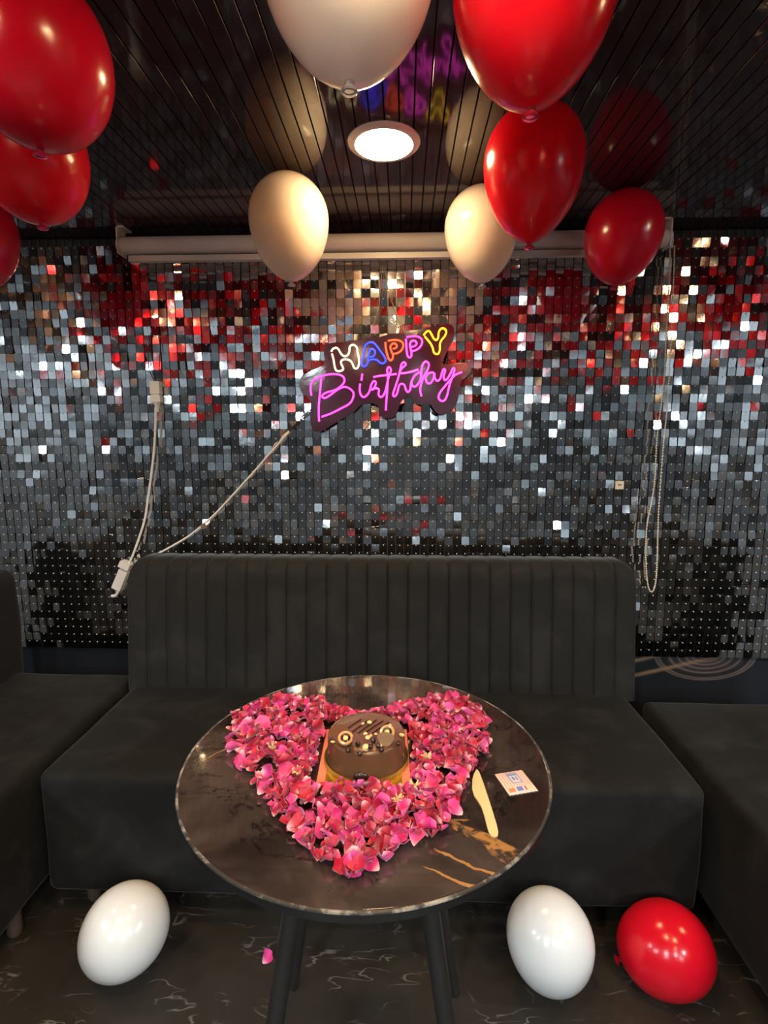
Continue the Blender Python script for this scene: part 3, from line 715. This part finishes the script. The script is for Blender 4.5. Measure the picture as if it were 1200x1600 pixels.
for cx, cy, til in ((400, 430, (0.42, 0.05, 0)), (835, 365, (0.55, -0.35, 0.3))):
    p = ctop(cx, cy+30); Mx = Matrix.Translation((p.x, p.y, h+0.008)) @ Euler(til).to_matrix().to_4x4()
    s_ = MB().lathe([(0.0, -0.007), (0.007, -0.0055), (0.0115, 0.0), (0.0125, 0.004), (0.0115, 0.0055), (0.0085, 0.005), (0.006, 0.001), (0.0, -0.001)], 20); s_.xf(Mx)
    w_ = s_.build('wafer_shell', M_wafer, cake)
    s_ = MB().lathe([(0.0075, 0.0045), (0.0060, 0.0052), (0.0045, 0.0045), (0.0045, 0.0), (0.0075, 0.0)], 18); s_.xf(Mx); s_.build('chocolate_filling', M_chocdark, w_)
    s_ = MB().ball((0, 0, 0.003), 0.0048, 10, 6, sc=(1, 1, .7)); s_.xf(Mx); s_.build('hazelnut', M_nut, w_)
p = ctop(815, 465); s_ = MB().prism([(0.013*math.cos(t)*(1+.15*math.sin(3*t)), 0.011*math.sin(t)) for t in [2*PI*i/18 for i in range(18)]], -0.0008, 0.0008)
s_.xf(Matrix.Translation((p.x, p.y, h+0.009)) @ Euler((0.75, 0.15, 0.1)).to_matrix().to_4x4()); s_.build('chocolate_disc', choc('milk chocolate disc', (0.12, 0.065, 0.035), 0.35), cake)
p = ctop(330, 320); s_ = MB().lathe([(0.0, 0.0), (0.014, 0.0), (0.015, -0.001), (0.0, -0.001)], 24); s_.xf(Matrix.Translation((p.x, p.y, h+0.0018)) @ Euler((0.08, -0.06, 0)).to_matrix().to_4x4()); s_.build('chocolate_disc', choc('milk chocolate round', (0.13, 0.06, 0.028), 0.3), cake)
p = ctop(480, 520); s_ = MB().box(-0.0012, 0.0012, -0.012, 0.012, -0.002, 0.013); s_.xf(Matrix.Translation((p.x, p.y, h+0.002)) @ Euler((0, 0, 0.1)).to_matrix().to_4x4()); s_.build('chocolate_shard', M_choc, cake, False)
s_ = MB()
for a, b in (((425, 300), (560, 210)), ((470, 340), (640, 215)), ((530, 352), (720, 215)), ((600, 350), (790, 225)), ((680, 355), (850, 240))):
    p, q = ctop(*a), ctop(*b); s_ = MB().tube([(p.x, p.y, h+0.0012), ((p.x+q.x)/2, (p.y+q.y)/2, h+0.0014), (q.x, q.y, h+0.0010)], 0.0011, 6); s_.build('chocolate_drizzle', M_chocdark, cake)

# ------------------------------------------------------------------ knife and sachet
def wood_mat():
    n = NT('pale birch wood'); o = n.obj()
    return n.set(color=n.mix(n.noise(n.mapping(o, (14, 1.5, 1), (0, 0, 0.18)), 18, 4), c4(0.74, 0.47, 0.22), c4(0.86, 0.60, 0.32)), rough=0.6)
kn = [(0.1185, 0.785), (0.113, 0.773), (0.109, 0.758), (0.106, 0.738), (0.107, 0.722), (0.111, 0.710), (0.1145, 0.697), (0.116, 0.680), (0.1165, 0.660), (0.1175, 0.648), (0.120, 0.6425), (0.124, 0.641), (0.128, 0.643), (0.1300, 0.650), (0.1302, 0.662), (0.1290, 0.690), (0.1275, 0.715), (0.1252, 0.750), (0.1225, 0.778), (0.1205, 0.7845)]
kx, ky = 0.119, 0.712
km = MB().prism([(x-kx, y-ky) for x, y in kn], 0.0004, 0.0020).build('wooden_knife', wood_mat(), smooth=False); km.location = (kx, ky, TZ)
tag(km, 'pale wooden disposable knife on the table beside the petals', 'knife')
def sachet_mat():
    n = NT('printed sachet paper'); o = n.obj(); x, y, z = n.sep(o)
    def rect(x0, x1, y0, y1):
        m = n.math('MULTIPLY', n.math('GREATER_THAN', x, x0), n.math('LESS_THAN', x, x1))
        return n.math('MULTIPLY', m, n.math('MULTIPLY', n.math('GREATER_THAN', y, y0), n.math('LESS_THAN', y, y1)))
    col = c4(0.72, 0.58, 0.54)
    st = n.math('GREATER_THAN', n.math('SINE', n.math('MULTIPLY', x, 1500.0)), 0.35)
    col = n.mix(n.math('MULTIPLY', st, rect(-0.03, 0.03, -0.012, 0.03)), col, c4(0.62, 0.30, 0.20))
    col = n.mix(rect(-0.009, 0.010, -0.006, 0.022), col, c4(0.30, 0.34, 0.52))
    col = n.mix(rect(-0.006, 0.007, -0.003, 0.012), col, c4(0.72, 0.66, 0.66))
    for r in ((-0.004, 0.000, 0.000, 0.010), (0.002, 0.005, 0.000, 0.010), (-0.008, 0.008, 0.014, 0.017)): col = n.mix(rect(*r), col, c4(0.16, 0.22, 0.48))
    for r, cc in (((-0.020, -0.010, -0.021, -0.013), (0.72, 0.22, 0.08)), ((-0.007, 0.003, -0.021, -0.013), (0.14, 0.20, 0.50)), ((0.006, 0.009, -0.021, -0.013), (0.50, 0.08, 0.10)), ((0.011, 0.018, -0.020, -0.014), (0.70, 0.55, 0.22))):
        col = n.mix(rect(*r), col, c4(*cc))
    return n.set(color=col, rough=0.4)
sx_, sy_ = 0.176, 0.756
ang = math.atan2(0.012, 0.043)
sc_ = MB(); W2, H2 = 0.0235, 0.0255; nx, ny = 14, 10
for j in range(ny+1):
    for i in range(nx+1):
        u, v = i/nx*2-1, j/ny*2-1
        y = H2*v+(0.0008 if (i % 2 and abs(v) == 1) else 0); x = W2*u
        z = 0.0012+0.0035*(1-u*u)*(1-v*v)+0.0014*noise.noise(Vector((x*90, y*90, 1)))*(1-abs(v))
        sc_.v.append((x, y, max(z, 0.0010)))
sc_.f = [(j*(nx+1)+i, j*(nx+1)+i+1, (j+1)*(nx+1)+i+1, (j+1)*(nx+1)+i) for j in range(ny) for i in range(nx)]
nv = len(sc_.v); sc_.v += [(x, y, 0.0004) for x, y, z in list(sc_.v)]
sc_.f += [tuple(reversed([a+nv for a in f])) for f in list(sc_.f)]
rim = [i for i in range(nx)]+[j*(nx+1)+nx for j in range(ny)]+[ny*(nx+1)+i for i in range(nx, 0, -1)]+[j*(nx+1) for j in range(ny, 0, -1)]
sc_.f += [(rim[i], rim[i-1], rim[i-1]+nv, rim[i]+nv) for i in range(len(rim))]; sc_.mi = [0]*len(sc_.f)
so_ = sc_.build('paper_sachet', sachet_mat()); so_.location = (sx_, sy_, TZ); so_.rotation_euler = (0, 0, ang)
tag(so_, 'small printed paper sachet on the table right of the wooden knife', 'sachet')

# ------------------------------------------------------------------ rose petals in a heart
def petal_mat():
    n = NT('rose petal'); a = n.new('ShaderNodeAttribute', attribute_name='petal_colour')
    n.set(color=a.outputs['Color'], rough=0.5, sheen=0.25, sheen_rough=0.4)
    return n.m
M_petal = petal_mat()
rp = random.Random(21)
def petal_geom(r):
    """one cupped rose petal: rounded, narrower pale base, curled rim. returns verts, faces, colours"""
    L = r.choice((r.uniform(0.014, 0.022), r.uniform(0.016, 0.024), r.uniform(0.020, 0.033))); W = L*r.uniform(0.38, 0.56); cup = r.uniform(0.15, 0.9); curl = r.uniform(-0.5, 1.6); tw = r.uniform(-0.9, 0.9)
    hue = r.random()
    if hue < 0.31: c = (0.36+r.random()*.14, 0.004, 0.036); tone = 'crimson'
    elif hue < 0.85: c = (0.50+r.random()*.20, 0.010+r.random()*.022, 0.085+r.random()*.16); tone = 'hot pink'
    else: c = (0.72+r.random()*.1, 0.085, 0.28+r.random()*.10); tone = 'pale pink'
    base = (0.95, 0.66, 0.70); nu, nvv = 6, 4; vs = []; cs = []
    for i in range(nu+1):
        t = i/nu; w = W*(0.20+0.80*math.sin(min(t*1.05, 1)*PI*0.62)**0.9)*(1-0.78*max(0, (t-0.72)/0.28)**2.2)
        for j in range(nvv+1):
            s = j/nvv*2-1
            x = w*s; y = L*(t-0.5)+(-0.10*L*abs(s)**2 if t > .8 else 0)
            z = cup*W*(s*s)*(0.4+0.6*t)+curl*L*0.28*(t-0.35)**2*(1 if t > .35 else .3)+0.0016*noise.noise(Vector((x*120+hue*50, y*120, 0)))
            x2 = x*math.cos(tw*(t-.5))-z*math.sin(tw*(t-.5)); z2 = x*math.sin(tw*(t-.5))+z*math.cos(tw*(t-.5))
            vs.append(Vector((x2, y, z2)))
            k = max(0, 1-t/0.38)**1.2+0.18*max(0, (t-.8)/.2)*abs(s)
            cs.append(tuple(c[q]+(base[q]-c[q])*min(k, 1)*0.85 for q in range(3)))
    fs = [(i*(nvv+1)+j, i*(nvv+1)+j+1, (i+1)*(nvv+1)+j+1, (i+1)*(nvv+1)+j) for i in range(nu) for j in range(nvv)]
    tones.append(tone)
    return vs, fs, cs
tones = []
def petal_mesh(vs, fs, cs, name):
    me = bpy.data.meshes.new(name); me.from_pydata([tuple(v) for v in vs], [], fs); me.materials.append(M_petal)
    at = me.color_attributes.new('petal_colour', 'FLOAT_COLOR', 'POINT')
    for i, c in enumerate(cs): at.data[i].color = (c[0], c[1], c[2], 1)
    me.polygons.foreach_set('use_smooth', [True]*len(me.polygons)); return me
variants = [petal_geom(rp) for _ in range(40)]
vmesh = [petal_mesh(*g, 'rose_petal') for g in variants]
heart = [(-0.322, 0.929), (-0.305, 0.835), (-0.255, 0.765), (-0.205, 0.705), (-0.165, 0.652), (-0.121, 0.606), (-0.089, 0.580), (-0.052, 0.570), (-0.022, 0.588), (0.018, 0.622), (0.070, 0.652), (0.080, 0.722), (0.108, 0.780), (0.143, 0.831), (0.155, 0.925), (0.142, 0.990), (0.093, 1.018), (0.026, 0.985), (-0.037, 0.955), (-0.073, 0.938), (-0.117, 0.945), (-0.181, 0.988), (-0.236, 1.0), (-0.282, 0.972)]
def inside(x, y, poly):
    c = False; n = len(poly)
    for i in range(n):
        (x1, y1), (x2, y2) = poly[i], poly[i-1]
        if (y1 > y) != (y2 > y) and x < (x2-x1)*(y-y1)/(y2-y1)+x1: c = not c
    return c
def edge_d(x, y, poly):
    best = 9
    for i in range(len(poly)):
        (x1, y1), (x2, y2) = poly[i], poly[i-1]; dx, dy = x2-x1, y2-y1
        t = max(0, min(1, ((x-x1)*dx+(y-y1)*dy)/(dx*dx+dy*dy))); best = min(best, math.hypot(x-x1-t*dx, y-y1-t*dy))
    return best
def blocked(x, y, m=0.0): # cake board, and the bare gaps in the heart
    if abs(x+0.063) < 0.073+m and -0.084-m*0.8 < y-0.815 < 0.080+m: return True
    for gx, gy, gr in ((0.060, 0.762, 0.020), (-0.215, 0.760, 0.020)):
        if math.hypot(x-gx, y-gy) < gr: return True
    return False
def board_d(x, y): return math.hypot(max(abs(x+0.063)-0.075, 0), max(-0.078-(y-0.815), y-0.815-0.082, 0))+0.002
def pick(minsep, pts, m):
    for _ in range(400):
        x, y = rp.uniform(-0.33, 0.16), rp.uniform(0.56, 1.02)
        if not inside(x, y, heart) or blocked(x, y, m): continue
        if all((x-a)**2+(y-b)**2 > minsep**2 for a, b in pts): return x, y
    return None
under = MB(); ucol = []; pts = []
for i in range(760):
    q = pick(0.005, pts, 0.012)
    if q is None: break
    pts.append(q); x, y = q; e = min(edge_d(x, y, heart), board_d(x, y))
    vs, fs, cs = variants[rp.randrange(40)]
    Mx = Matrix.Translation((x, y, TZ+0.007+rp.random()*min(e*0.35, 0.011))) @ Euler((rp.gauss(0, .35), rp.gauss(0, .35), rp.uniform(0, 6.28))).to_matrix().to_4x4()
    w = [Mx @ Vector(v) for v in vs]; lo = min(v.z for v in w)
    if lo < TZ+0.0006: w = [v+Vector((0, 0, TZ+0.0006-lo)) for v in w]
    under.add(w, fs); ucol += cs
pm = petal_mesh(under.v, under.f, ucol, 'rose_petal_bed')
ub = link('rose_petal_bed', pm); tag(ub, 'dense bed of pink rose petals forming the heart under the loose top petals', 'petals', kind='stuff')
pts = []
def put_petal(x, y, z, rot, label, group, k=None):
    k = rp.randrange(40) if k is None else k
    o = link('rose_petal', vmesh[k]); R3 = Euler(rot).to_matrix()
    lo = min((R3 @ v).z for v in variants[k][0])
    o.location = (x, y, max(z, TZ+0.0006-lo) if z > 0.1 else 0.0006-lo); o.rotation_euler = rot
    return tag(o, label, 'petal', group)
for i in range(300):
    q = pick(0.0105, pts, 0.010)
    if q is None: q = pick(0.007, pts, 0.010)
    pts.append(q); x, y = q; e = min(edge_d(x, y, heart), board_d(x, y))
    z = TZ+0.008+min(e*0.42, 0.016)+rp.uniform(-.002, .004)
    rot = (rp.gauss(0.15, .75), rp.gauss(0, .75), rp.uniform(0, 6.28)); kk = rp.randrange(40)
    pose = 'curled' if abs(rot[0])+abs(rot[1]) > 0.9 else 'flat'
    where = ('left lobe' if x < -0.075 else 'right lobe') if y > 0.80 else ('left slope' if x < -0.14 else ('right slope' if x > 0.03 else 'lower point'))
    put_petal(x, y, z, rot, pose+' '+tones[kk]+' rose petal on top of the '+where+' of the petal heart', pose+' '+tones[kk]+' petals, '+where, kk)
def big(tone): return max((i for i in range(40) if tones[i] == tone), key=lambda i: variants[i][0][-1].y-variants[i][0][0].y)
put_petal(-0.320, 1.081, 0.0, (0.25, 0.5, -0.6), 'single pink rose petal fallen on the floor beside the table leg', 'fallen petal', k=big('hot pink'))
put_petal(-0.058, 0.578, TZ+0.016, (-0.75, 0.1, 3.0), 'large crimson rose petal standing at the very tip of the petal heart', 'tip petal', k=big('crimson'))
M_stamen = mat('pale yellow stamens', (0.75, 0.62, 0.30), 0.6); M_sepal = mat('pale green sepal', (0.42, 0.42, 0.16), 0.6)
for i, (px, py) in enumerate(((425, 1167), (465, 1206), (647, 1228), (690, 1143), (667, 1183), (622, 1250))):
    p = at_z(px, py, TZ+0.026); e = empty('rose_centre', tuple(p-Vector((0, 0, 0.004))), 'pale yellow rose centre lying among the pink petals', 'rose centre', 'rose centres among the petals')
    b = MB().ball((0, 0, 0.003), 0.0042, 8, 6)
    b.build('seed_head', M_sepal, e)
    s_ = MB()
    for k in range(18):
        a = rp.uniform(0, 6.28); l = rp.uniform(0.006, 0.010); s_.tube([(0.002*math.cos(a), 0.002*math.sin(a), 0.004), (l*math.cos(a), l*math.sin(a), 0.006+rp.uniform(0, .005))], [0.0006, 0.0009], 4)
    tag(s_.build('stamens', M_stamen, e), kind='stuff')
